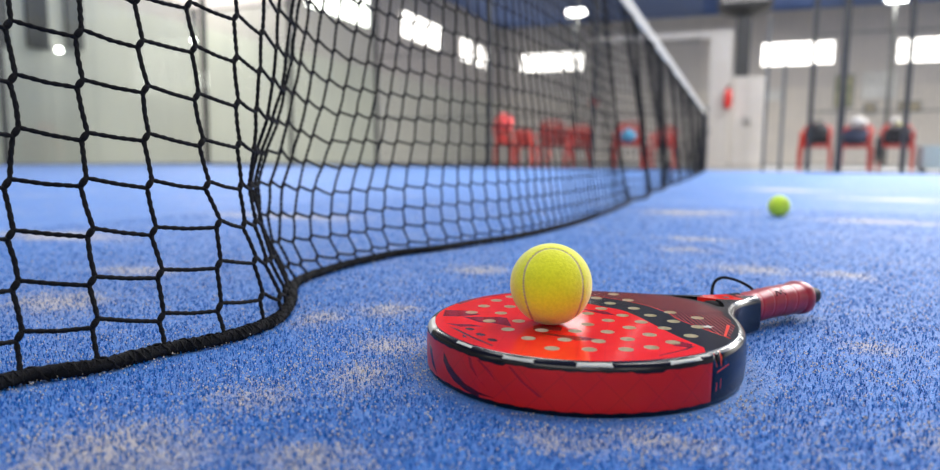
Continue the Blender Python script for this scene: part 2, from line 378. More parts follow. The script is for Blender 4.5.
# ------------------------------------------------------------------ the net
BOT = [(-.549,.882),(-.545,.955),(-.536,1.03),(-.499,1.114),(-.468,1.216),(-.435,1.324),(-.407,1.486),(-.383,1.724),(-.375,2.177),(-.376,2.897),(-.401,4.191),(-.40,6.362),(-.453,9.8),(-.47,10.72)]
def resample(pts, ds):
    P = [Vector((*p, 0)) for p in pts]; dense = []
    for i in range(len(P)-1):
        p0, p1, p2, p3 = P[max(i-1,0)], P[i], P[i+1], P[min(i+2,len(P)-1)]
        L = (p2-p1).length; m1 = (p2-p0)/max((p2-p0).length,1e-6)*L; m2 = (p3-p1)/max((p3-p1).length,1e-6)*L
        n = max(4, int(L/.004))
        for k in range(n):
            t = k/n; dense.append((2*t**3-3*t*t+1)*p1+(t**3-2*t*t+t)*m1+(-2*t**3+3*t*t)*p2+(t**3-t*t)*m2)
    dense.append(P[-1]); out = [dense[0]]; acc = 0
    for i in range(1, len(dense)):
        acc += (dense[i]-dense[i-1]).length
        if acc >= ds: out.append(dense[i]); acc = 0
    return out
NR = 23; ZR = [6,22,52,86,122,159,198,238,278]; ZR = [z/1000 for z in ZR] + [.278+(.845-.278)*(j-8)/(NR-1-8) for j in range(9, NR)]
BX, BZ = -.49, .845
far = resample(BOT, .043)[1:]
G = [[Vector(p)/1000 for p in c] for c in GUIDE]; NG = len(G)
def par(bx_, by_, j):
    t = ZR[j]/BZ; y = by_
    w = (1 - t**2)
    pl = 0
    if by_ > 2.0:
        k = min(1, (by_-2.0)/.8); pl = k*(.034*math.sin(by_*2*PI/.95+.6*math.sin(by_*2.1))+.018*math.sin(by_*2*PI/.41+2*t))*(1-t)**.6*min(1, .35+t*3)
    return Vector((BX+(bx_-BX)*(1-t)**1.1+pl, y, ZR[j]))
cols = []
g13 = [par(G[-1][0].x, G[-1][0].y, j) for j in range(NR)]
def extend(c):
    c = [v.copy() for v in c[:9]]; p8 = c[8]; ytop = p8.y+(c[8].y-c[4].y)*1.4
    for j in range(9, NR):
        t = (ZR[j]-.278)/(BZ-.278); s = t*t*(3-2*t)
        c.append(Vector((p8.x+(BX-p8.x)*s + (c[8].x-c[6].x)*4*t*(1-t)**2, p8.y+(ytop-p8.y)*(t*(2-t)), p8.z+(BZ-p8.z)*t)))
    return c
GX = [extend(c) for c in G]
for k in range(6, 0, -1):            # the stretch left of the frame, to the near post
    c = []
    for j in range(NR):
        a = GX[0][j]; t = k/6; y = a.y-(a.y-.10)*t
        c.append(Vector((a.x+(-.49-a.x)*t, y, a.z)))
    cols.append(c)
cols += GX
off = [GX[-1][j]-g13[j] for j in range(NR)]
for i, p in enumerate(far):
    e = math.exp(-(i+1)/9); cols.append([par(p.x, p.y, j)+off[j]*e for j in range(NR)])
NC = len(cols)
for c in cols:
    for j in range(1, NR-1): c[j] = c[j]+Vector((random.uniform(-1,1),random.uniform(-1,1),random.uniform(-1,1)))*.0011
net = thing('court_net', 'black knotted net with white top band running away to the far post', 'net', (BX, 5.4, 0))
def shift(o, root): o.location = -Vector(root.location); return o
nb = MB()
def tw(pts, r, pitch=1.):       # a laid rope: two strands twisted, finely sampled
    D = [pts[0]]
    for a, b in zip(pts, pts[1:]):
        n = max(1, int((b-a).length/.0011))
        for k in range(1, n+1): D.append(a.lerp(b, k/n))
    ph0 = random.uniform(0, 6)
    # soften the corners
    E_ = [D[0]]+[(D[i-1]+D[i]*2+D[i+1])/4 for i in range(1, len(D)-1)]+[D[-1]]
    nb.tube(E_, r, 8, rf=lambda i, ph: 1+.17*math.cos(2*ph+i*.95+ph0)+.05*math.sin(i*2.3+ph*3))
def kn(i, j):
    p = cols[i][j]; a = cols[max(i-1,0)][j]; b = cols[min(i+1,NC-1)][j]; t_ = (b-a).normalized()
    k = t_*.0022+Vector((0,0,.0034)); return p-k, p+k
for i in range(NC):
    d = cols[i][0].y; n = 7 if d < 1.3 else (5 if d < 3 else 4); r = .0019 if d < .75 else (.0017 if d < 3.2 else .0023)
    pts = []; rr = []
    for j in range(NR):
        lo, hi = kn(i, j)
        if j == 0: lo = hi = cols[i][0]
        pts += [lo, hi] if j else [lo]; rr += [r*1.12]*(2 if j else 1)
        if j < NR-1:
            nx = kn(i, j+1)[0]; m_ = (hi+nx)/2+Vector((random.uniform(-1,1), random.uniform(-1,1), 0))*.0011
            pts.append(m_); rr.append(r)
    k = 3*12 if d < 1.15 else 0
    if k: tw(pts[:k+1], r, 1.0); nb.tube(pts[k:], rr[k:], n)
    else: nb.tube(pts, rr, n)
    if d < 2.2:
        for j in range(1, NR if d < .95 else 12):
            lo, hi = kn(i, j)
            if j < NR-1: nb.tube([lo-(hi-lo)*.15, lo+(hi-lo)*.2, (lo+hi)/2, lo+(hi-lo)*.8, hi+(hi-lo)*.15], [r*.7, r*1.35, r*1.5, r*1.35, r*.7], 8)
for j in range(1, NR-1):
    pts = []; seg = []
    for i in range(NC):
        lo, hi = kn(i, j)
        if i: 
            q = kn(i-1, j)[1]; pts.append((q+lo)/2+Vector((0,0,-.0009+random.uniform(-.0006,.0006))))
        pts += [lo, hi]
    cut = next(k for k, p in enumerate(pts) if p.y > 1.3 )
    c1 = next(k for k, p in enumerate(pts) if p.y > 1.1)
    if j <= 12: tw(pts[:c1+1], .0018)
    else: nb.tube(pts[:c1+1], .0018, 7)
    nb.tube(pts[c1:cut+1], .0016, 6); c3 = next(k for k, p in enumerate(pts) if p.y > 3.2); nb.tube(pts[cut:c3+1], .0017, 4); nb.tube(pts[c3:], .0021, 4)
shift(nb.build('netting', 'rope', net, True), net)
# bottom cord: twisted, lying on the turf
cp = [c[0] for c in cols]; base = resample([(p.x, p.y) for p in cp], .0022)
near = [p for p in base if p.y < 2.0]; farp = [p for p in base if p.y >= 2.0][::8]
cb = MB()
def wob(i, ph): return 1+.13*math.sin(2*ph+i*.55)+.05*math.sin(ph*5-i*1.7)
cb.tube([(p.x, p.y, .0066+.0006*math.sin(i*.05)) for i, p in enumerate(near)], .0054, 14, rf=wob)
hx = []
for i, p in enumerate(near):
    q = near[min(i+1, len(near)-1)]; o_ = near[max(i-1, 0)]; t_ = (q-o_).normalized(); nr = Vector((-t_.y, t_.x, 0))
    for k in range(3):
        a = (i+k/3)*1.15; hx.append(Vector((p.x, p.y, .0066))+t_*.0022*k/3+nr*math.cos(a)*.0056+Vector((0,0,max(-.0056, math.sin(a)*.0056))))
cb.tube(hx, .0012, 5)
for dr, pz in ((1,0),(-1,0),(1,PI),(-1,PI)):
    hx = []
    for i, p in enumerate(near[:-1]):
        if p.y > 1.1: break
        q = near[i+1]; o_ = near[max(i-1, 0)]; t_ = (q-o_).normalized(); nr = Vector((-t_.y, t_.x, 0))
        for k in range(2):
            a = dr*(i+k/2)*1.75+pz; hx.append(Vector((p.x, p.y, .0066))+t_*.0022*k/2+nr*math.cos(a)*.0055+Vector((0,0,max(-.0056, math.sin(a)*.0055))))
    cb.tube(hx, .0010, 5)
for k in range(3500):          # frayed fibres
    i = random.randrange(len(near)-1); p = near[i]
    if p.y > 1.0: continue
    t_ = (near[i+1]-p).normalized(); nr = Vector((-t_.y, t_.x, 0)); a = random.uniform(-.3, PI+.3); d = nr*math.cos(a)+Vector((0,0,math.sin(a)))
    c0 = Vector((p.x, p.y, .0068))+d*.0058; e = c0+d*random.uniform(.0005,.0018)+t_*random.uniform(-.0025,.0025)
    cb.poly([c0-t_*.00012, c0+t_*.00012, e])
cb.tube([(p.x, p.y, .0066) for p in [near[-1]]+farp], .006, 8)
shift(cb.build('bottom_cord', 'rope', net, True), net)
tb = MB()
ys = [.10+10.62*k/60 for k in range(61)]; ring = [(-.004,.820),(-.0055,.829),(-.0055,.874),(-.004,.884),(0,.887),(.004,.884),(.0055,.874),(.0055,.829),(.004,.820),(0,.8185)]
tb.loft([[(BX+a, y, z) for a, z in ring] for y in ys])
shift(tb.build('top_band', 'band', net, False), net)
def net_post(y, label):
    t_ = thing('net_post', label, 'post', (BX, y, 0))
    b = MB(); b.box(-.035,.035,-.035,.035,0,.93,0,.008); b.build('post', 'dark_metal', t_)
    b = MB(); b.box(-.04,.04,-.04,.04,.9301,.945); b.build('cap', 'black_plastic', t_)
    b = MB(); b.tube([(.036,0,.55),(.06,0,.55)], .02, 10); b.tube([(.06,0,.55),(.06,.0,.66)], .006, 6); b.build('winch', 'dark_metal', t_, True)
net_post(.06, 'black net post at the near end, beside the camera left of the frame')
net_post(10.79, 'black net post at the far end of the net by the side fence')

# ------------------------------------------------------------------ CDT patch: regions of a flat or rolled surface
def inside(p, poly):
    x, y = p; c = False; n = len(poly); j = n-1
    for i in range(n):
        xi, yi = poly[i]; xj, yj = poly[j]
        if (yi > y) != (yj > y) and x < (xj-xi)*(y-yi)/(yj-yi)+xi: c = not c
        j = i
    return c
def cdt(loops, holes, regions, extra=(), open_lines=()):
    V = []; E = []
    def add(loop, closed=True):
        b = len(V); V.extend(Vector(p[:2]) for p in loop); n = len(loop)
        for i in range(n if closed else n-1): E.append((b+i, b+(i+1) % n))
    for l in loops+holes: add(l)
    for l, _ in regions: add(l)
    for l in open_lines: add(l, False)
    V.extend(Vector(p) for p in extra)
    vo, eo, fo, *_ = delaunay_2d_cdt(V, E, [], 0, 1e-7)
    out = []
    for f in fo:
        c = sum((vo[i] for i in f), Vector((0,0)))/len(f)
        if not any(inside(c, l) for l in loops) or any(inside(c, h) for h in holes): continue
        mi = 0
        for poly, k in regions:
            if inside(c, poly): mi = k
        out.append((f, mi))
    return vo, out
def smooth_loop(pts, n=6, closed=True):
    P = [Vector(p) for p in pts]; out = []; N = len(P)
    for i in range(N if closed else N-1):
        g = (lambda k: P[k % N]) if closed else (lambda k: P[max(0, min(N-1, k))])
        p0, p1, p2, p3 = g(i-1), g(i), g(i+1), g(i+2)
        for k in range(n):
            t = k/n; out.append(.5*((2*p1)+(-p0+p2)*t+(2*p0-5*p1+4*p2-p3)*t*t+(-p0+3*p1-3*p2+p3)*t**3))
    if not closed: out.append(P[-1])
    return [(v.x, v.y) for v in out]
mm = lambda L: [(a/1000, b/1000) for a, b in L]

# ------------------------------------------------------------------ racket (local: x along the handle, y across)
HT = .038
rk = thing('padel_racket', 'red and black perforated padel racket lying flat on the blue turf', 'racket', (RC[0], RC[1], 0), RA)
half = [(-131,0),(-128.5,28),(-119,55),(-100,82),(-74,103),(-42,118),(-8,124.5),(26,122),(58,111),(86,93),(108,73),(124,56),(142,42),(162,30),(180,23),(198,19),(216,17)]
full = mm([(a, -l) for a, l in reversed(half[1:])] + half)
out_open = smooth_loop(full, 8, False)                     # from the near side of the handle, round the tip, to the far side
def offset(L, d, closed):
    n = len(L); o = []
    for i in range(n):
        a = L[(i-1) % n] if closed else L[max(0, i-1)]; b = L[(i+1) % n] if closed else L[min(n-1, i+1)]
        tx, ty = b[0]-a[0], b[1]-a[1]; q = math.hypot(tx, ty); o.append((L[i][0]+ty/q*d, L[i][1]-tx/q*d))
    return o
# resample outline evenly
def even(L, ds):
    o = [L[0]]; acc = 0; S = [0]; tot = 0
    for i in range(1, len(L)):
        q = math.hypot(L[i][0]-L[i-1][0], L[i][1]-L[i-1][1]); tot += q; acc += q
        if acc >= ds: o.append(L[i]); S.append(tot); acc = 0
    if o[-1] != L[-1]: o.append(L[-1]); S.append(tot)
    return o, S
OUT, S = even(smooth_loop(full, 40, False), .0022)
# orientation: the loop runs clockwise (near side -> tip -> far side); inward is on the right-hand side
NRM = []
for i in range(len(OUT)):
    a = OUT[max(0, i-1)]; b = OUT[min(len(OUT)-1, i+1)]; tx, ty = b[0]-a[0], b[1]-a[1]; q = math.hypot(tx, ty); NRM.append((ty/q, -tx/q))
k0 = len(OUT)//2
if NRM[k0][0] < 0: NRM = [(-a, -b) for a, b in NRM]
BV = .0055; PL1 = BV*PI/2; WALL = HT-2*BV; PL = 2*PL1+WALL
def outline_at(s):
    import bisect
    i = min(max(bisect.bisect_right(S, s)-1, 0), len(S)-2); t = (s-S[i])/(S[i+1]-S[i]); t = min(max(t, 0), 1)
    return tuple(OUT[i][k]*(1-t)+OUT[i+1][k]*t for k in (0,1)), tuple(NRM[i][k]*(1-t)+NRM[i+1][k]*t for k in (0,1))
def ztop(a): return 1-.10*min(1, max(0, (a-.12)/.08))     # the throat thins a little
def rim(s, t):
    (x, y), (nx, ny) = outline_at(s)
    if t < PL1: ph = t/BV; ins = BV*(1-math.sin(ph)); z = HT-BV*(1-math.cos(ph))
    elif t < PL1+WALL: ins = 0; z = HT-BV-(t-PL1)
    else: ph = (t-PL1-WALL)/BV; ins = .5*BV*(1-math.cos(ph)); z = BV-BV*math.sin(ph)
    # a slight barrel to the wall
    q = (z-HT/2)/(HT/2); ins += .0012*q*q
    return (x+nx*ins, y+ny*ins, z)
def s_of(theta):          # outline position at a bearing from the head centre
    best = None
    for i, (x, y) in enumerate(OUT):
        if x > .13: continue
        d = abs((math.degrees(math.atan2(y, x))-theta+180) % 360-180)
        if best is None or d < best[0]: best = (d, S[i])
    return best[1]
def t_of(z): return PL1+(HT-BV-z) if z < HT-BV else BV*math.acos(max(-1, min(1, 1-(HT-z)/BV)))
def st(theta, z): return (s_of(theta), t_of(z/1000))
TOT = S[-1]
sa, sb = s_of(-88), s_of(100)
def band(s0, s1, t0, t1, n=40): return [(s0+(s1-s0)*k/n, t0) for k in range(n+1)] + [(s1-(s1-s0)*k/n, t1) for k in range(n+1)]
def jag(s0, s1, t0):      # the red side starts under a black edge with a few steps
    n = 160; return [(s0+(s1-s0)*k/n, t0+.0004*math.sin(k*.9)*math.sin(k*.31)+(.0012 if (k//9) % 5 == 2 else 0)) for k in range(n+1)]
tb0 = t_of(.0320)
red = jag(sa, sb, tb0) + [(sb-(sb-sa)*k/160, t_of(.0045)+.0003*math.sin(k)) for k in range(161)]
regs = [(red, 1)]
def thinline(p, q, w):
    p = Vector(p); q = Vector(q); n = (q-p).orthogonal().normalized()*w/2; return [tuple(p+n), tuple(q+n), tuple(q-n), tuple(p-n)]
for a, b, z0, z1 in ((-85.6,-85.6,37,28),(-82.4,-82.6,37.4,28),(-85.4,-85.0,17,11),(-83.0,-82.8,19,12)):
    regs.append((thinline(st(a, z0), st(b, z1), .0008), 3))
regs.append((thinline(st(-85.4,24.4), st(-77.8,27.2), .0009), 3))
F1 = [(176,27),(176.6,20),(178.5,14),(-178,9),(-172,5.5),(-165.5,4),(-165,6),(-159,6.6),(-165.5,7.8),(-171,10.5),(-176,15.5),(-179.5,20)]
F2 = [(162,26),(164,19),(167,11),(171,5.5),(170.5,10),(168,17),(166,23)]
F3 = [(-166.5,31),(-163,26),(-159,19.5),(-158.6,20.2),(-162,26.5),(-165.4,31)]
F4 = [(-153.5,31),(-149,22),(-144,13),(-144.8,13),(-150.2,22),(-154.6,31)]
F5 = [(-170,31),(-168.5,24),(-164,15),(-161,12),(-165,17),(-168,25),(-169.4,31)]
for P_, k in ((F1,4),(F2,4),(F3,2),(F4,2),(F5,2)): regs.append(([st(a, z) for a, z in P_], k))
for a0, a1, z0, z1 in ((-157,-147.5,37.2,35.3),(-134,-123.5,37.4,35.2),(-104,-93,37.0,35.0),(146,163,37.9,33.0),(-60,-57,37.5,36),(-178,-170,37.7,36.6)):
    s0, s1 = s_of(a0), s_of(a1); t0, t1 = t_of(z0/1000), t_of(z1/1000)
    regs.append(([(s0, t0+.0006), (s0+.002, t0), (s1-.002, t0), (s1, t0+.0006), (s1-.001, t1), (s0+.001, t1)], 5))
grid = [(TOT*i/330, t) for i in range(331) for t in [PL1*k/6 for k in range(7)]+[PL1+WALL*k/5 for k in range(1,5)]+[PL1+WALL+PL1*k/5 for k in range(6)]]
grid = [g for g in grid if 1e-6 < g[0] < TOT-1e-6 and 1e-6 < g[1] < PL-1e-6]
border = [(TOT*i/330, 0) for i in range(331)]+[(TOT, PL*k/12) for k in range(1,12)]+[(TOT-TOT*i/330, PL) for i in range(331)]+[(0, PL-PL*k/12) for k in range(1,12)]
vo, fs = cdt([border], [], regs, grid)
b = MB(); uv = []
for v in vo:
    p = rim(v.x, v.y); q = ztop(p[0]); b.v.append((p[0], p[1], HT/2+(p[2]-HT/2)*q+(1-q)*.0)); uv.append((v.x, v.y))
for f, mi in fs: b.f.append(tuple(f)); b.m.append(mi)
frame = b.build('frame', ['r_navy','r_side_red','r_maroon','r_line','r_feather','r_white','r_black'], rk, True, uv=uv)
# bevel and lower edge are black along the red stretch, navy elsewhere
me = frame.data
for p in me.polygons:
    if p.material_index == 0:
        c = p.center
        if c.z > .031 or c.z < .006 or c.x > .10: p.material_index = 6
    # outward normals
bm = bmesh.new(); bm.from_mesh(me); bmesh.ops.recalc_face_normals(bm, faces=bm.faces); 
f0 = max(bm.faces, key=lambda f: -f.calc_center_median().x)
if f0.normal.x > 0: bmesh.ops.reverse_faces(bm, faces=bm.faces)
bm.to_mesh(me); bm.free()

INNER = [(OUT[i][0]+NRM[i][0]*(BV+.0012), OUT[i][1]+NRM[i][1]*(BV+.0012)) for i in range(len(OUT))]
HOLES = [(-1.1,102.4),(-22.9,95.5),(-46.2,81.3),(-27.3,67.9),(-69.1,65.9),(-49,51),(-73.3,32.8),(-76.4,2.7),(-53.2,20.2),(-55.5,-12.9),(-78.7,-26.3),(-58.1,-43.1),(-80.8,-56.2),(-34.9,-27.9),(-11.9,-17),(-14.9,-42.6),(-39.6,-58.9),(-60.1,-71.7),(93.3,61.6),(66,56.5),(85.2,34.2),(60.7,32.6),(63.9,6.1),(38.1,20.3),(79.6,-21.3),(35.3,-8.4),(55.9,-20.5),(11.8,-15.7),(31.4,-33.2),(56.1,-45.4),(9.4,-41.6),(32.1,-57.2),(6.6,-65.3),(-17.1,-65.6),(4.8,-89.1),(-18.6,-90.3),(-37.8,-84.8),(83.3,-47.1),(58.3,-67.8),(31.1,-83.6),
 (-9,11),(15,12),(-32,2),(-5,39),(18,42),(41,50),(-29,31),(-3,68),(21,70),(22,97),(44,76)]
hol = [[(a/1000+.0054*math.cos(2*PI*k/20), l/1000+.0054*math.sin(2*PI*k/20)) for k in range(20)] for a, l in HOLES]
THROAT = smooth_loop(mm([(143,0),(142,14),(138,26),(141,29.5),(150,23),(159,14),(165,5),(166.5,0),(165,-5),(159,-14),(150,-23),(141,-29.5),(138,-26),(142,-14)]), 4)
redblk = [(28,122),(33,95),(37,65),(42,40.5),(46,22),(49,4.7),(43,-20),(35.4,-40.6),(27,-63),(20.3,-82.5),(14,-106),(13.1,-110)]
RL = smooth_loop(mm([(60,118),(62,95),(69.3,67.6),(78.9,38.3),(82,15),(80.9,-.6),(74,-25),(64.3,-43),(57,-72),(51.7,-96.5),(50,-104)]), 6, False)
redreg = smooth_loop(mm(redblk), 5, False)
bridge = smooth_loop(mm([(60,118),(90,88),(112,66),(127,48),(135,33),(138.5,14),(137.5,0),(133,-17),(122,-39),(108,-57),(95,-72),(84,-83),(52,-102)]), 5, False)
regs = []
regs.append((redreg + mm([(-20,-140),(-150,-140),(-150,140),(20,140)]), 1))
regs.append((RL + list(reversed(bridge)), 2))
RL2 = [(x+.0011, y) for x, y in RL]
regs.append((RL + list(reversed(RL2)), 4))
regs.append((mm([(52,-97),(53.5,-98),(85,-78),(84,-75.5)]), 4))
for P_, k in (([(-84.8,57),(-58.2,39.4),(-55.2,33.5),(-68.9,8.3),(-76,26),(-83,33)],3), ([(-97.7,66),(-84,86),(-70,74),(-68,54),(-86,58)],3),
              ([(-108,44),(-92,30),(-88,20),(-104,28)],3), ([(-40,-46),(-33,-60),(-52,-50),(-62,-20),(-58,-22)],3), ([(-2,-96),(10,-84),(13,-100),(4,-106)],3),
              ([(-52,2),(-36,-14),(-44,-22),(-60,-8)],3), ([(20,30),(34,10),(30,-6),(24,4)],3)):
    regs.append((mm(P_), k))
for P_ in ([(-110.5,36),(-112,22),(-113.9,-1.5),(-113.6,-30),(-112,-29),(-111.6,-2),(-109.5,22)], [(-114,8),(-117,4),(-118.8,0),(-116,-1)],
           [(-104,8),(-99,17),(-103,-1),(-101.6,-17),(-105,-17),(-106,-1)][:0] or [(-62,101.5),(-38,111.5),(10,117.5),(10,116),(-37,109.5),(-61,99)],
           [(11.5,-104.5),(-2,-107.2),(-30,-108),(-30,-107),(-2,-105.6),(8.5,-102.8)]):
    regs.append((mm(P_), 5))
for a, l in ((-101.1,18.7),(-103.1,.7),(-104.2,-16.7)):
    regs.append(([(a/1000+.0032*math.cos(2*PI*k/14), l/1000+.0048*math.sin(2*PI*k/14)) for k in range(14)], 5))
# small pale flower-shaped emblem beside a hole
def star(ca, cl, r, n=5):
    return [((ca+r*(1 if k % 2 else .55)*math.cos(PI*k/n))/1000, (cl+r*(1 if k % 2 else .55)*math.sin(PI*k/n))/1000) for k in range(2*n)]
regs.append((star(65.5,-71.5,5.2), 6))
border_face = [p for p in INNER]
rim_top = list(bridge)
# split line between head face and throat
head_poly = [(-.2,-.2),(-.2,.2),(.06,.2)] + bridge + [(.052,-.2)]
border_face = border_face + [((INNER[0][0]+.0), INNER[-1][1]*0)]
vo, fs = cdt([INNER], hol+[THROAT], regs, (), [bridge])
def plate(name, z, keep, mats, flip=False, lining=False, dome=False):
    b = MB()
    for v in vo:
        q = ztop(v.x) if True else 1; b.v.append((v.x, v.y, HT/2+(z-HT/2)*q))
    for f, mi in fs:
        c = sum((vo[i] for i in f), Vector((0,0)))/len(f); k = keep(c, mi)
        if k is None: continue
        f = list(f); a, b_, c_ = (vo[i] for i in f[:3]); ccw = (b_-a).cross(c_-a) > 0
        if ccw == flip: f.reverse()
        b.f.append(tuple(f)); b.m.append(k)
    if lining:
        for h in hol:
            r0 = [(x, y, HT) for x, y in h]; r1 = [(x, y, HT-.0008) for x, y in h]
            cx = sum(p[0] for p in h)/20; cy = sum(p[1] for p in h)/20; nb_ = len(b.v)
            b.loft([[(x, y, HT) for x, y in h][::-1], [(x, y, 0) for x, y in h][::-1]], 7, False)
    return b.build(name, mats, rk)
TM = ['r_black','r_red','r_carbon','r_maroon','r_line','r_feather','r_white','r_core']
plate('face', HT, lambda c, k: k if inside(c, head_poly) else None, TM, lining=True)
tf = plate('throat', HT, lambda c, k: None if inside(c, head_poly) else (1 if inside(c, mm([(164,16),(200,15),(200,-1),(184,-9),(165,-5),(160,0)])) else 0), TM)
tag(tf, 'glossy black throat with a red block')
plate('back_face', 0, lambda c, k: 0, TM, flip=True)
b = MB(); tp = []
for z, o_ in ((HT,0),):
    n = len(THROAT); q = lambda x, z: HT/2+(z-HT/2)*ztop(x)
    b.loft([[(x, y, q(x, zz)) for x, y in THROAT] for zz in (0, HT*.25, HT*.5, HT*.75, HT)], 0, False)
ti = b.build('throat_opening', ['r_black','r_red'], rk)
for p in ti.data.polygons:
    if p.center.x > .159 and p.center.y > -.001: p.material_index = 1
tag(ti, 'red and black inner wall of the throat opening')
# collar, grip, butt
def hring(x, ry, rz, zc, n=20, k=.82, yc=0):
    r = []
    for j in range(n):
        a = 2*PI*j/n; c_, s_ = math.cos(a), math.sin(a); r.append((x, yc+ry*math.copysign(abs(c_)**k, c_), zc+rz*math.copysign(abs(s_)**k, s_)))
    return r
zc = lambda x: .019+.0050*min(1, max(0, (x-.17)/.08))
b = MB(); b.loft([hring(x, ry, rz, zc(x)) for x, ry, rz in ((.160,.0175,.0150),(.168,.0188,.0166),(.174,.0190,.0170),(.1795,.0184,.0166),(.180,.0190,.0172),(.1865,.0184,.0167),(.187,.0176,.0163),(.195,.0165,.0155))])
tag(b.build('collar', 'black_plastic', rk, True), 'black rubber collar')
b = MB(); rings = []; n = 150
for i in range(n+1):
    x = .193+(.296-.193)*i/n; t = i/n; ph = (x-.193)/.019
    w = (ph % 1); seam = -.0006*math.exp(-((w if w < .5 else 1-w)/.07)**2)
    ry = .0158+.0009*t; rz = .0150+.0009*t
    ring = []
    for j in range(28):
        a = 2*PI*j/28; u = (ph+j/28) % 1; d = min(u, 1-u); s_ = .0007*(u-.5)-.0008*math.exp(-(d/.06)**2)
        c_, q_ = math.cos(a), math.sin(a); ring.append((x, (ry+s_)*math.copysign(abs(c_)**.85, c_), zc(x)+(rz+s_)*math.copysign(abs(q_)**.85, q_)))
    rings.append(ring)
for x, r_ in ((.2975,.0172),(.300,.0182),(.305,.0184),(.309,.0178),(.311,.0160)): rings.append(hring(x, r_, r_*.96, zc(x), 28, .85))
b.loft(rings); grip = b.build('grip', 'grip', rk, True)
b = MB(); b.loft([hring(x, r_, r_*.9, zc(x), 20) for x, r_ in ((.3095,.0105),(.313,.0105),(.330,.0100),(.3335,.0092),(.3350,.0075))]); tag(b.build('butt_cap', 'black_plastic', rk, True), 'black butt cap')
# zigzag mark on the grip, wrapped onto its upper near side
def on_grip(x, ang, lift=.0004):
    c_, q_ = math.cos(ang), math.sin(ang); t = (x-.193)/.103; ry = .0158+.0009*t+lift; rz = .0150+.0009*t+lift
    return (x, ry*math.copysign(abs(c_)**.85, c_), zc(x)+rz*math.copysign(abs(q_)**.85, q_))
b = MB(); pts = [(.246,2.50),(.250,2.10),(.2535,2.42),(.2575,2.10),(.2605,2.55)]
b.tube([on_grip(x, a) for x, a in pts], .0007, 5); b.build('grip_mark', 'grip_mark', grip, True)
# wrist cord
def L3(x, y, z): 
    a, l = loc2(x, y); return (a, l, z)
import itertools
cordp = [(.329,.008,.024),(.322,.018,.014),(.308,.034,.005),(.28,.047,.0025),(.245,.054,.004),(.225,.050,.012),(.2195,.0445,.026),(.2205,.0437,.038),(.224,.042,.0437),(.2304,.0382,.0461),(.2398,.0319,.0439),(.2487,.0262,.0395),(.2565,.0225,.034),(.268,.0208,.024),(.29,.0225,.010),(.312,.019,.009),(.329,.009,.020)]
P3 = [Vector(p) for p in cordp]; o3 = []
for i in range(len(P3)-1):
    p0, p1, p2, p3 = P3[max(i-1,0)], P3[i], P3[i+1], P3[min(i+2,len(P3)-1)]
    for k in range(8):
        t = k/8; o3.append(.5*((2*p1)+(-p0+p2)*t+(2*p0-5*p1+4*p2-p3)*t*t+(-p0+3*p1-3*p2+p3)*t**3))
b = MB(); b.tube(o3, .0016, 8); tag(b.build('wrist_cord', 'rope', rk, True), 'black wrist cord looping behind the handle')

# ------------------------------------------------------------------ balls
def make_ball(name, label, pos, Q, felt, hair, sub, group=None):
    r = .0324; N = 1200
    a_, b_ = .75, .25; k2 = 2*math.sqrt(a_*b_)
    C_ = np.array([(a_*math.cos(t)+b_*math.cos(3*t), a_*math.sin(t)-b_*math.sin(3*t), k2*math.sin(2*t)) for t in np.linspace(0, 2*PI, N, endpoint=False)])
    bm = bmesh.new(); bmesh.ops.create_icosphere(bm, subdivisions=sub, radius=1)
    me = bpy.data.meshes.new('felt_shell'); bm.to_mesh(me); bm.free()
    V = np.array([v.co[:] for v in me.vertices]); dm = np.full(len(V), 9.)
    for k in range(0, N, 100): dm = np.minimum(dm, np.sqrt(((V[:,None,:]-C_[None,k:k+100,:])**2).sum(-1)).min(1))
    rr = r*(1-.016*np.exp(-(dm/.034)**4))
    me.vertices.foreach_set('co', (V*rr[:,None]).astype(np.float32).ravel())
    me.materials.append(M[felt]); me.materials.append(M['seam'])
    t_ = thing(name, label, 'ball', pos, 0, group)
    mi = []
    for p in me.polygons: mi.append(1 if dm[list(p.vertices)].mean() < .034 else 0)
    # separate seam from felt: two meshes
    for nm, want, mt in (('felt_cover', 0, felt), ('seam', 1, 'seam')):
        F_ = [tuple(p.vertices) for p, q in zip(me.polygons, mi) if q == want]
        m2 = bpy.data.meshes.new(nm); used = sorted({i for f in F_ for i in f}); ix = {v: i for i, v in enumerate(used)}
        m2.from_pydata([tuple(float(c) for c in V[i]*rr[i]) for i in used], [], [tuple(ix[i] for i in f) for f in F_]); m2.materials.append(M[mt])
        m2.polygons.foreach_set('use_smooth', [True]*len(F_)); m2.update()
        o = bpy.data.objects.new(nm, m2); col.objects.link(o); o.parent = t_
        if nm == 'felt_cover' and hair: shell = o
    if hair:
        n = hair; d = rng.normal(size=(n,3)); d /= np.linalg.norm(d, axis=1)[:,None]
        dd = np.full(n, 9.)
        for k in range(0, N, 100): dd = np.minimum(dd, np.sqrt(((d[:,None,:]-C_[None,k:k+100,:])**2).sum(-1)).min(1))
        d = d[dd > .038]; n = len(d)
        tn = rng.normal(size=(n,3)); tn -= d*(tn*d).sum(1)[:,None]; tn /= np.linalg.norm(tn, axis=1)[:,None]; bn = np.cross(d, tn)
        L = rng.uniform(.0002,.0007,n)[:,None]
        base = d*(r-.0001); V2 = np.stack([base-bn*.00004, base+bn*.00004, base+d*L*.55+tn*L*1.1+bn*.00003], 1).reshape(-1,3)
        f = flat_mesh('felt_fuzz', V2, np.arange(n*3).reshape(-1,3), 'felt_hair'); f.parent = t_; f['kind'] = 'stuff'
        f.data.update()
    bpy.data.meshes.remove(me)
    t_.rotation_euler = Q.to_euler(); return t_
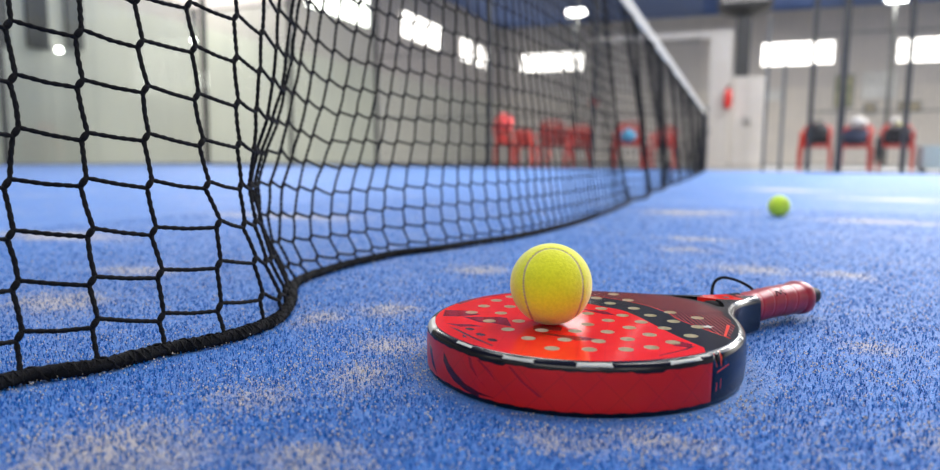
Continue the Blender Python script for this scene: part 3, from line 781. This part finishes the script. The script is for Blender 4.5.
# seam orientation: lobe faces the camera, arch at the top
def ball_rot(view_yaw, roll, tilt):
    B = Matrix(((1/math.sqrt(2), 1/math.sqrt(2), 0), (-1/math.sqrt(2), 1/math.sqrt(2), 0), (0,0,1)))   # rows: facing, right, up (in ball frame)
    # want: facing -> toward camera, right -> image right
    f = Vector((math.sin(view_yaw), -math.cos(view_yaw), 0)); rgt = Vector((math.cos(view_yaw), math.sin(view_yaw), 0)); up = Vector((0,0,1))
    T = Matrix((f, rgt, up)).transposed()
    Rr = Matrix.Rotation(roll, 3, f) @ Matrix.Rotation(tilt, 3, rgt)
    return Rr @ T @ B
BALL = (-.1345, .5208, HT+.0325)
make_ball('padel_ball', 'bright yellow felt ball sitting on top of the red racket face', BALL, ball_rot(R(14.6+5), R(4), R(-9)), 'felt', 16000, 6, 'yellow felt balls')
make_ball('padel_ball', 'blurred yellow-green ball lying alone on the blue turf behind the racket', (.1193, 2.244, .0332), ball_rot(R(60), R(70), R(20)), 'felt_old', 0, 5, 'yellow felt balls')
# ------------------------------------------------------------------ court enclosure
YS = 10.95; XB = -10.05; FH = 3.0
def fence_post(x, y, w, h, label, group='dark fence posts round the court'):
    t_ = thing('fence_post', label, 'post', (x, y, -.012), 0, group)
    b = MB(); b.box(-w/2, w/2, -w/2, w/2, .012, h, 0, .006); b.build('upright', 'dark_metal', t_)
    b = MB(); b.box(-w/2-.004, w/2+.004, -w/2-.06, w/2+.06, 0, .0119); b.build('base_plate', 'dark_metal', t_)
fence_post(-10.03, YS+.02, .085, 4.0, 'dark corner post where the back glass meets the side glass')
for x, lb in ((-7.98,'dark post between glass panes, first right of the court corner'),(-6.13,'dark post between glass panes, second right of the court corner'),(-3.97,'dark post left of the red chairs'),(-2.2,'dark post just right of the four red chairs'),
              (.92,'slim dark post behind the chair with the black bag'),(2.1,'dark post at the right-hand chair with dark bags')):
    fence_post(x, YS+.02, .06, 4.0, lb)
fence_post(1.27, YS-.35, .085, 4.0, 'thick dark post left of the middle bagged chair, tallest on the right')
for x, h, lb in ((.33,2.25,'left upright of the grey gate frame beside the white cabinet'),(.56,1.75,'slim grey gate upright right of the gate frame')):
    t_ = thing('gate_post', lb, 'post', (x, YS+.1, -.012), 0, 'gate uprights'); b = MB(); b.box(-.022,.022,-.022,.022,0,h,0,.005); b.build('upright', 'grey_metal', t_)
# glass panes: side (from the corner) and back
def glass(x0, x1, y0, y1, lb):
    t_ = thing('glass_panel', lb, 'glass panel', ((x0+x1)/2, (y0+y1)/2, -.012), 0, 'glass panels of the court')
    hx, hy = (x1-x0)/2, (y1-y0)/2
    b = MB(); b.box(-hx, hx, -hy, hy, .03, FH); b.build('pane', 'glass', t_)
    for z0, z1 in ((0,.029),(FH+.001,FH+.03)):
        b = MB(); b.box(-hx if hx > hy else -.02, hx if hx > hy else .02, -hy if hy > hx else -.02, hy if hy > hx else .02, z0, z1); b.build('edge_rail', 'grey_metal', t_)
glass(-9.97, -8.02, YS+.014, YS+.026, 'side glass panel next to the court corner')
glass(-7.94, -6.17, YS+.014, YS+.026, 'side glass panel, second from the court corner')
ys = [10.9, 6.9, 2.9, -.9]
for i in range(3):
    glass(XB-.006, XB+.006, ys[i+1]+.04, ys[i]-.04, 'tall glass panel of the court back wall behind the net')
    if i: fence_post(XB, ys[i], .06, 3.2, 'slim dark post of the back glass wall')
# steel mesh bays
def mesh_bay(x0, x1, lb, z1=3.9):
    t_ = thing('mesh_fence', lb, 'fence', ((x0+x1)/2, YS+.02, -.012), 0, 'steel mesh bays of the side fence')
    h = (x1-x0)/2; b = MB(); n = int((x1-x0)/.05)
    for k in range(n+1):
        x = -h+2*h*k/n; b.box(x-.0018, x+.0018, -.0018, .0018, .05, z1)
    for k in range(int((z1-.05)/.05)+1):
        z = .05+k*.05; b.box(-h, h, .0019, .0049, z-.0018, z+.0018)
    b.build('wire_mesh', 'grey_metal', t_)
    for z in (.02, .87, 1.95, z1-.02):
        q = .018 if z < .1 or z > 3 else .008; b = MB(); b.box(-h, h, -.018, -.0022, z-q, z+q); b.build('rail', 'dark_metal', t_)
for x0, x1, lb in ((-6.09,-4.02,'mesh fence bay left of the red chairs'),(-3.92,-2.25,'mesh fence bay in front of the four red chairs'),(-2.15,-.62,'mesh fence bay in front of the chair with the blue ball'),
                   (.96,2.06,'mesh fence bay in front of the bagged chairs'),(2.14,4.1,'mesh fence bay at the right edge of the photo')): mesh_bay(x0, x1, lb)

# ------------------------------------------------------------------ things outside the court
def chair(label, x, y, rz, group='red plastic chairs beyond the fence'):
    t_ = thing('plastic_chair', label, 'chair', (x, y, -.012), rz, group)
    s = MB(); s.loft([[(x_*w, y_*d-.0, z) for x_, y_ in ((-1,-1),(-.5,-1.06),(.5,-1.06),(1,-1),(1.02,0),(1,1),(-1,1),(-1.02,0))] for z, w, d in ((.40,.20,.20),(.405,.215,.215),(.43,.22,.22),(.438,.21,.21))]); s.build('seat', 'red_plastic', t_)
    for sx in (-1,1):
        for sy in (-1,1):
            l = MB(); top = .64 if sy < 0 else .46; l.loft([[(sx*(.235-(.02 if z > .3 else 0))+a*w, sy*(.235-(.03 if z > .3 else 0))+b_*w, z) for a, b_ in ((-1,-1),(1,-1),(1,1),(-1,1))] for z, w in ((0,.018),(.3,.026),(top,.024))]); l.build('leg', 'red_plastic', t_)
        a = MB(); a.tube([(sx*.225,-.22,.645),(sx*.24,-.05,.66),(sx*.235,.14,.655),(sx*.21,.235,.67)], .022, 8); a.build('armrest', 'red_plastic', t_, True)
    bk = MB()
    for k in range(6):
        x0 = -.17+.068*k; bk.loft([[(x0-.028, .20+t*.10+q, z), (x0+.028, .20+t*.10+q, z), (x0+.028, .212+t*.10+q, z), (x0-.028, .212+t*.10+q, z)] for z, t, q in ((.43,0,0),(.6,.5,.01),(.76,1,0))])
    bk.tube([(-.215,.215,.44),(-.215,.27,.62),(-.20,.305,.76),(-.10,.315,.815),(.10,.315,.815),(.20,.305,.76),(.215,.27,.62),(.215,.215,.44)], .022, 8)
    bk.build('backrest', 'red_plastic', t_, True); return t_
def soft(name, m_, c, rx, ry, rz, label, cat, seed, strap=None, group=None, extra=None):
    t_ = thing(name, label, cat, (c[0], c[1], c[2]-rz), 0, group)
    fn = lambda d: 1+.22*noise.noise(Vector(d)*1.7+Vector((seed,0,0)))+.08*noise.noise(Vector(d)*5+Vector((0,seed,0)))-(.12 if d[2] < -.8 else 0)
    b = MB(); b.ell((0,0,rz), rx, ry, rz, 28, 18, 0, fn); b.build('body', m_, t_, True)
    if strap:
        s = MB(); s.tube([(-rx*.5,-ry*.5,rz*1.7),(-rx*.25,-ry*.2,rz*2.25),(rx*.25,-ry*.2,rz*2.25),(rx*.5,-ry*.5,rz*1.7)], .014, 6); s.build('strap', strap, t_, True)
    return t_
F0 = 0.0
chair('red plastic chair with a black bag on its seat, right of the white cabinet', 1.22, 13.2, R(-8))
chair('red plastic chair with navy and white bags, just right of the thick post', 1.84, 13.3, R(-14))
chair('red plastic chair with dark bags, furthest right', 2.42, 13.2, R(-10))
soft('sports_bag', 'black_cloth', (1.22,13.14,.618), .20,.15,.19, 'round black bag on the left of the three bagged chairs', 'bag', 3, 'black_cloth')
soft('sports_bag', 'navy_cloth', (1.84,13.24,.568), .23,.15,.14, 'low navy bag on the middle bagged chair', 'bag', 5, 'navy_cloth')
soft('folded_towel', 'white_cloth', (1.84,13.22,.80), .14,.12,.11, 'pale cloth heaped on the navy bag', 'towel', 8)
soft('sports_bag', 'black_cloth', (2.44,13.16,.59), .25,.15,.16, 'wide black bag on the right-hand bagged chair', 'bag', 11, 'black_cloth')
b = MB(); b.ell((0,0,.09), .085,.07,.09, 16, 10); t_ = thing('cap', 'white and yellow cap resting on the right-hand black bag', 'cap', (2.36,13.02,.70)); b.build('crown', 'white_cloth', t_, True)
b = MB(); b.ell((.03,-.075,.07), .07,.07,.018, 14, 6); tag(b.build('visor', 'yellow_cloth', t_, True), 'yellow visor')
t_ = soft('jacket', 'black_cloth', (2.13,12.93,.36), .05,.06,.24, 'dark jacket hanging down beside the right-hand bagged chair', 'jacket', 14)
chair('red plastic chair with a coral jacket over its back, leftmost of the group', -3.86, 12.0, R(70))
chair('red plastic chair turned sideways between the coral jacket and the tall group', -4.2, 14.5, R(150))
chair('red plastic chair in the middle of the left group, nearest the net', -3.02, 11.85, R(178))
chair('red plastic chair next to the dark post, rightmost of the left group', -3.02, 13.6, R(200))
chair('red plastic chair holding a blue ball behind the net', -1.78, 12.0, R(4))
chair('red plastic chair alone left of the white pillar', -1.4, 14.0, R(-6))
soft('jacket', 'coral_cloth', (-4.06,12.02,.80), .17,.22,.17, 'bright coral jacket draped over a red chair back', 'jacket', 21)
b = MB(); b.ell((0,0,.11), .13,.13,.125, 20, 12); t_ = thing('blue_ball', 'cyan blue ball on the seat of a red chair behind the net', 'ball', (-1.78,11.93,.443)); b.build('shell', 'cyan_cloth', t_, True)
b = MB(); b.tube([(0,0,.2345),(0,0,.245)], .02, 10); b.build('valve', 'white_paint', t_, True)
# pillar, beam, cabinet, cooler
tag(boxobj('white_pillar', 'white_paint', -.74, -.27, 17.0, 17.45, -.012, 2.96, bev=.01), 'broad white pillar beyond the far net post', 'pillar')
tag(boxobj('white_beam', 'white_paint', -3.55, -.27, 17.0, 17.3, 2.965, 3.12, bev=.01), 'long white horizontal beam resting on the white pillar', 'beam')
t_ = thing('fire_extinguisher', 'small red fire extinguisher mounted on the white pillar', 'fire extinguisher', (-.31,16.91,1.34))
b = MB(); b.tube([(0,0,0),(0,0,.015),(0,0,.38),(0,0,.43),(0,0,.46)], [.06,.078,.078,.05,.025], 16); b.build('cylinder', 'ext_red', t_, True)
b = MB(); b.tube([(0,0,.461),(0,0,.50)], .03, 10); b.box(-.02,.09,-.012,.012,.50,.515); b.build('valve', 'black_plastic', t_)
b = MB(); b.tube([(.03,0,.48),(.10,0,.42),(.095,0,.2),(.085,0,.12)], .012, 8); b.build('hose', 'black_plastic', t_, True)
t_ = thing('white_cabinet', 'tall white cabinet standing right of the pillar under the dark duct', 'cabinet', (.12,17.4,-.012))
b = MB(); b.box(-.34,.34,-.25,.25,0,2.09,0,.01); b.build('body', 'white_paint', t_)
for x0, x1, hx in ((-.33,-.005,-.04),(.005,.33,.04)):
    b = MB(); b.box(x0, x1, -.272, -.251, .06, 2.03); d = b.build('door', 'white_paint', t_); b = MB(); b.box(hx-.01, hx+.01, -.295, -.2725, .95, 1.15); b.build('handle', 'dark_metal', d)
t_ = thing('air_duct', 'dark vertical duct under a wide box, above the white cabinet', 'duct', (-.04,17.3,2.085))
b = MB(); b.box(-.16,.16,-.15,.15,0,1.36,0,.01); b.build('duct', 'dark_metal', t_)
b = MB(); b.loft([[(x*w, y*w*.7, z) for x, y in ((-1,-1),(1,-1),(1,1),(-1,1))] for z, w in ((1.361,.20),(1.50,.50),(1.56,.58),(2.05,.58),(2.10,.5))]); b.build('housing', 'dark_metal', t_)
g = MB()
for k in range(7): z = 1.62+k*.06; g.box(-.5,.5,-.425,-.408,z,z+.03)
g.build('grille', 'white_paint', t_)
b = MB(); b.tube([(0,0,2.105),(0,0,ZC-2.085-.001)], .03, 8); b.build('hanger', 'dark_metal', t_)
# wall pictures, sign, crate
def picture(name, x, z, w, h, m1, m2, lb, cat='picture'):
    t_ = thing(name, lb, cat, (x, YF-.045, z)); b = MB()
    for a in ((-w/2,-w/2+.06,-h/2,h/2),(w/2-.06,w/2,-h/2,h/2),(-w/2+.06,w/2-.06,-h/2,-h/2+.06),(-w/2+.06,w/2-.06,h/2-.06,h/2)): b.box(a[0],a[1],-.03,.03,a[2],a[3])
    b.build('frame', m1, t_); b = MB(); b.box(-w/2+.061,w/2-.061,-.01,.02,-h/2+.061,h/2-.061); b.build('panel', m2, t_)
M['poster_a'] = noisy('poster_green', (.10,.13,.04), (.45,.42,.22), 2.2, .5); M['poster_b'] = noisy('poster_pale', (.55,.54,.50), (.7,.69,.64), 1.4, .5)
M['poster_c'] = noisy('poster_ochre', (.30,.24,.12), (.5,.45,.33), 2.4, .5)
picture('wall_poster', 4.35, 3.35, .8, 1.5, 'grey_metal', 'poster_a', 'dark green and ochre poster on the far wall')
picture('wall_board', 5.75, 3.6, 1.5, 1.3, 'white_paint', 'poster_b', 'white board on the far wall right of the green poster', 'board')
picture('wall_poster', 5.45, 2.55, .5, .5, 'grey_metal', 'poster_c', 'small ochre notice under the white board')
picture('wall_poster', 7.0, 2.6, .9, .5, 'grey_metal', 'poster_c', 'wide ochre notice on the far wall at right')
picture('red_sign', -7.2, 3.1, .42, .42, 'ext_red', 'ext_red', 'small red sign on the far wall right of the red chairs', 'sign')
picture('wall_sign', 1.25, 3.25, 1.0, .6, 'white_paint', 'poster_b', 'small white sign on the far wall above the gate', 'sign')
t_ = thing('storage_bench', 'pale blue bench at the right edge beyond the fence', 'bench', (3.35,13.4,-.012))
b = MB(); b.box(-.55,.9,-.2,.2,.06,.40,0,.02); b.build('box', 'pale_blue', t_)
b = MB(); b.box(-.57,.92,-.22,.22,.401,.44,0,.01); b.build('lid', 'pale_blue', t_)
for x in (-.5,.85):
    b = MB(); b.box(x-.03,x+.03,-.15,.15,0,.059); b.build('foot', 'dark_metal', t_)

# ------------------------------------------------------------------ camera
cam = bpy.data.cameras.new('camera'); co = bpy.data.objects.new('camera', cam); col.objects.link(co); scene.camera = co
yaw, pitch, roll = R(21.4), R(6.5), R(.5)
fh = Vector((-math.sin(yaw), math.cos(yaw), 0)); rt = Vector((math.cos(yaw), math.sin(yaw), 0)); up = Vector((0,0,1))
fw = fh*math.cos(pitch)-up*math.sin(pitch); u0 = fh*math.sin(pitch)+up*math.cos(pitch)
r_ = rt*math.cos(roll)+u0*math.sin(roll); u_ = -rt*math.sin(roll)+u0*math.cos(roll)
co.matrix_world = Matrix(((r_.x,u_.x,-fw.x,0),(r_.y,u_.y,-fw.y,0),(r_.z,u_.z,-fw.z,.17),(0,0,0,1)))
cam.sensor_width = 36; cam.lens = 680/940*36; cam.clip_start = .01; cam.clip_end = 200
cam.dof.use_dof = True; cam.dof.focus_distance = .565; cam.dof.aperture_fstop = 26.04/7.3; cam.dof.aperture_blades = 9
w = bpy.data.worlds.new('world'); scene.world = w; w.use_nodes = True
w.node_tree.nodes['Background'].inputs[0].default_value = (.8,.85,.9,1); w.node_tree.nodes['Background'].inputs[1].default_value = .3
scene.view_settings.view_transform = 'Standard'; scene.view_settings.look = 'None'; scene.view_settings.gamma = 1; scene.view_settings.exposure = 0.0
scene.cycles.use_denoising = True; scene.cycles.max_bounces = 7; scene.cycles.transparent_max_bounces = 16
scene.cycles.caustics_reflective = False; scene.cycles.caustics_refractive = False
scene.cycles.sample_clamp_indirect = 6
